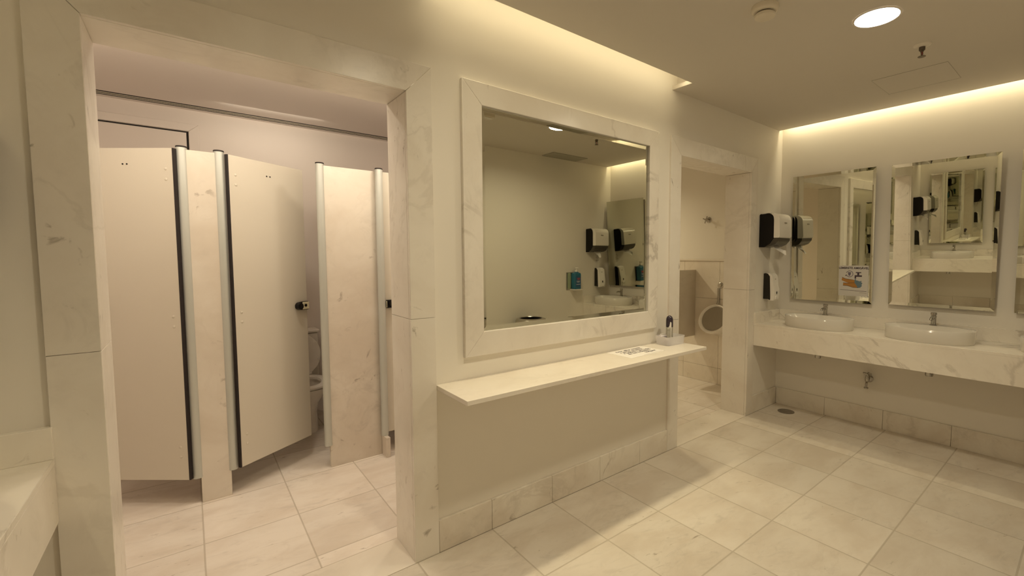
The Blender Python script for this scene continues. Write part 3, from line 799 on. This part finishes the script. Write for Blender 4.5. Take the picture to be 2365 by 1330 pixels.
for s in (-1, 1):
    for u, v in ((.15, .70), (.165, .55)): build('lid_bumper', MB().cyl((TX+s*u, ly-.012+.09*(v-.43), v), (TX+s*u, ly-.022+.09*(v-.43), v), .009, n=14), M['white'], T)
    build('seat_hinge', MB().cyl((TX+s*.08-.02, 2.485, .428), (TX+s*.08+.02, 2.485, .428), .012, n=16), M['china'], T)
build('tank', MB().box(TX-.185, TX+.185, 2.572, 2.738, .38, .785), M['china'], T, bevel=.02, seg=4)
build('tank_lid', MB().box(TX-.195, TX+.195, 2.562, 2.742, .787, .815), M['china'], T, bevel=.01, seg=3)
build('tank_foot', MB().box(TX-.12, TX+.12, 2.46, 2.735, .25, .378), M['china'], T, bevel=.02, seg=3)

# slot diffuser
T = thing('slot_vent', 'long dark slot air diffuser in the stall room ceiling', 'diffuser', (-4.1, (sd0+sd1)/2, ZS))
build('backing', MB().box(-5.54, -2.61, sd0+.0005, sd1-.0005, ZS+.0012, ZS+.012), M['dark'], T)
for k in range(2):
    y = sd0 + (sd1-sd0)*(.34, .68)[k]
    build('blade', MB().box(-5.54, -2.61, y-.006, y+.006, ZS-.0012, ZS+.0011), M['plate'], T)

# service door in the stall room's rear wall
dr = MB()
xr_o, xr_i, zo, zi_ = -4.442, -4.508, 2.567, 2.505
yf = YS - .02
dr.prism([(xr_i, 0), (xr_o, 0), (xr_o, zo), (xr_i, zi_)], yf, YS-.0005, 'y'); dr.prism([(-5.54, zi_+.0005), (xr_i, zi_+.0005), (xr_o, zo), (-5.54, zo)], yf, YS-.0005, 'y')
D = bpy.data.objects.new('door_1', None); COL.objects.link(D); D.location = (-4.95, YS, 0); D['kind'] = 'structure'
MATW[D.name] = Matrix.Translation((-4.95, YS, 0))
build('door_frame', dr, M['paint_s'], D, bevel=.004)
build('door_leaf', MB().box(-5.53, xr_i-.014, YS-.012, YS-.0005, 0.005, zi_-.012), M['paint_s'], D, bevel=.002)
gp = MB().box(xr_i-.0135, xr_i-.0005, YS-.004, YS-.0004, .005, zi_-.001); gp.box(-5.53, xr_i-.014, YS-.004, YS-.0004, zi_-.0115, zi_-.001)
build('door_gap', gp, M['dark'], D)

# ------------------------------------------------------------------ urinal room
xw = XU - .018
T = thing('urinal', 'white wall urinal with a rounded rim half hidden by the doorway jamb', 'urinal', (xw, .74, .55))
# tilted oval bowl: ring centre out from wall, axis tilted upward
def bowl_ring(r_y, r_n, cx, cz, tilt, N=56, cyy=.703):
    pts = []
    for k in range(N):
        t = 2*PI*k/N
        a, bq = r_y*math.cos(t), r_n*math.sin(t)
        pts.append((cx + bq*math.sin(tilt), cyy + a, cz + bq*math.cos(tilt)))
    return pts
ti = R(28)
br_ = [bowl_ring(.11, .10, xw+.0005, .735, 0), bowl_ring(.15, .15, xw-.06, .735, R(8)), bowl_ring(.168, .166, xw-.12, 0.7770, R(18)),
       bowl_ring(.178, .176, xw-.17, 0.7870, ti), bowl_ring(.175, .173, xw-.185, 0.7930, ti), bowl_ring(.16, .158, xw-.185, 0.7970, ti), bowl_ring(.148, .147, xw-.165, 0.7940, ti),
       bowl_ring(.135, .13, xw-.09, .75, R(15)), bowl_ring(.09, .08, xw-.03, .735, R(8))]
build('bowl', MB().rings(br_), M['china'], T, smooth=60)
build('screen_mat', MB().rings([bowl_ring(.1465, .1455, xw-.160, 0.7935, ti), bowl_ring(.1465, .1455, xw-.157, 0.7925, ti)]), M['grey'], T)
build('inlet_pipe', MB().tube([(xw-.014, .742, 1.125), (xw-.014, .742, .98), (xw-.03, .742, .94), (xw-.07, .735, .915)], .011, 14), M['chrome'], T)
T = thing('flush_valve', 'round chrome flush button on the wall above the urinal', 'flush valve', (xw, .722, 1.16))
build('rosette', MB().lathe([(.034, 0), (.034, .006), (.03, .010), (.022, .012)], (xw, .722, 1.16), (-1,0,0), 32), M['steel'], T)
build('push_button', MB().lathe([(.022, .012), (.022, .03), (.018, .034), (0, .035)], (xw, .722, 1.16), (-1,0,0), 28), M['steel'], T)
T = thing('stop_valve', 'chrome cross-handle stop valve high on the urinal room wall', 'valve', (XU+.001, .905, 1.915))
build('rosette', MB().lathe([(.034, 0), (.034, .004), (.026, .012), (.014, .014), (.014, .05)], (XU+.001, .905, 1.915), (-1,0,0), 32), M['chrome'], T)
hd = MB()
for a in (20, 110):
    c, s = math.cos(R(a)), math.sin(R(a)); hd.tube([(XU-.06, .905+.042*c, 1.915+.042*s), (XU-.06, .905, 1.915), (XU-.06, .905-.042*c, 1.915-.042*s)], .007, 12)
hd.lathe([(.013, .048), (.013, .068), (.009, .072), (0, .072)], (XU, .905, 1.915), (-1,0,0), 24)
build('cross_handle', hd, M['chrome'], T)
T = build('urinal_partition', MB().box(-.3, xw-.0005, 1.055, 1.08, .535, 1.33), M['granite'], bevel=.003)
tag(T, 'stone privacy panel fixed to the wall beside the urinal', 'urinal partition')

# ------------------------------------------------------------------ lights
def area(name, loc, direction, sx, sy, power, col, spread=180):
    l = bpy.data.lights.new(name, 'AREA'); l.shape = 'RECTANGLE'; l.size = sx; l.size_y = sy
    l.energy = power; l.color = col; l.spread = R(spread)
    o = bpy.data.objects.new(name, l); COL.objects.link(o); o.location = loc
    o.rotation_euler = Vector(direction).to_track_quat('-Z', 'Y').to_euler()
    return o
def disk(name, loc, r, power, col, spread=150):
    l = bpy.data.lights.new(name, 'AREA'); l.shape = 'DISK'; l.size = 2*r; l.energy = power; l.color = col; l.spread = R(spread)
    o = bpy.data.objects.new(name, l); COL.objects.link(o); o.location = loc
    return o
WARM = (1., .845, .53)
DOWN = (1., .86, .60)
PINK = (1., .86, .66)
# LED strips lying in the ceiling coves: one row washes the wall, one row shines down through the gap
def led(name, loc, d, along, length, power, col, spread=180, width=.02):
    l = bpy.data.lights.new(name, 'AREA'); l.shape = 'RECTANGLE'; l.size = length; l.size_y = width; l.energy = power; l.color = col
    l.spread = R(spread)
    o = bpy.data.objects.new(name, l); COL.objects.link(o)
    z = -Vector(d).normalized(); x = Vector(along).normalized(); y = z.cross(x)
    Mx = Matrix((x, y, z)).transposed().to_4x4(); Mx.translation = Vector(loc); o.matrix_world = Mx
    return o
for sg, xc, nm in ((1, CX1, 'cove_led_right'), (-1, CX0, 'cove_led_left')):
    led(nm, (xc-sg*.02, YB/2, zl+.03), (sg, 0, .1), (0, 1, 0), 2.3, .3, WARM)
    led(nm, (xc+sg*.03, YB/2, 2.84), (-sg*.05, 0, -1), (0, 1, 0), 2.3, 6.6, WARM, 108, .06)
led('cove_led_front', ((NX0+NX1)/2, NY-.02, zl+.03), (0, 1, .1), (1, 0, 0), 1.86, 1.5, WARM)
led('cove_led_front', ((NX0+NX1)/2, -.095, 2.85), (0, -.18, -1), (1, 0, 0), 1.86, 4.9, WARM, 64, .10)
disk('downlight_lamp', (-1.795, -1.274, ZC-.006), .09, 11.3, DOWN, 160)
disk('downlight_lamp', (XL+1.795, -1.274, ZC-.006), .09, 11.3, DOWN, 160)
# lamps of the two rooms behind, plus two added fill lights in the stalls
for x in (-5.0, -4.1, -3.2):
    downlight('round downlight in the stall room ceiling above the aisle', x, .85, ZS, 'stall room downlights', .08)
    disk('stall_lamp', (x, .85, ZS-.006), .075, 4.8, PINK)
led('stall_fill', (-4.1, .272, 2.29), (0, 1, 1.1), (1, 0, 0), 2.6, 12.5, PINK)  # added fill, unseen behind the header, lifts the stall room ceiling
led('toilet_wall_fill', (-3.95, 2.3, ZS-.02), (0, .55, -1), (1, 0, 0), .7, 1.6, PINK)  # added fill without a fitting, brightens the wall behind the toilet
downlight('round downlight in the urinal room ceiling', -.7, 2.35, ZS, 'urinal room downlights', .08)
disk('urinal_lamp', (-.7, 2.35, ZS-.006), .075, 19, WARM)

w = bpy.data.worlds.new('world'); S.world = w; w.use_nodes = True
w.node_tree.nodes['Background'].inputs[0].default_value = (0, 0, 0, 1)
w.node_tree.nodes['Background'].inputs[1].default_value = 0

# ------------------------------------------------------------------ camera
F_, YAW, PIT, ROL = 1038.4154, .6944, -.0631, .0003
PX, PY = 119.01, -9.397
cam = bpy.data.cameras.new('camera'); co = bpy.data.objects.new('camera', cam); COL.objects.link(co)
fw = Vector((math.sin(YAW)*math.cos(PIT), math.cos(YAW)*math.cos(PIT), math.sin(PIT)))
rt = Vector((math.cos(YAW), -math.sin(YAW), 0)); up = rt.cross(fw)
r2 = rt*math.cos(ROL) + up*math.sin(ROL); u2 = -rt*math.sin(ROL) + up*math.cos(ROL)
Mx = Matrix((r2, u2, -fw)).transposed().to_4x4(); Mx.translation = Vector((-4.5484, -2.0779, 1.5))
co.matrix_world = Mx
cam.sensor_fit = 'HORIZONTAL'; cam.sensor_width = 36; cam.lens = F_*36/2365
cam.shift_x = -PX/2365; cam.shift_y = PY/2365
cam.clip_start = .02
S.camera = co

S.view_settings.view_transform = 'Standard'; S.view_settings.look = 'None'
S.view_settings.gamma = 1; S.view_settings.use_curve_mapping = False
S.view_settings.exposure = .07
S.cycles.max_bounces = 14; S.cycles.diffuse_bounces = 7; S.cycles.glossy_bounces = 8; S.cycles.transmission_bounces = 8
S.cycles.use_denoising = True
S.cycles.caustics_reflective = False; S.cycles.caustics_refractive = False
S.cycles.sample_clamp_indirect = 6
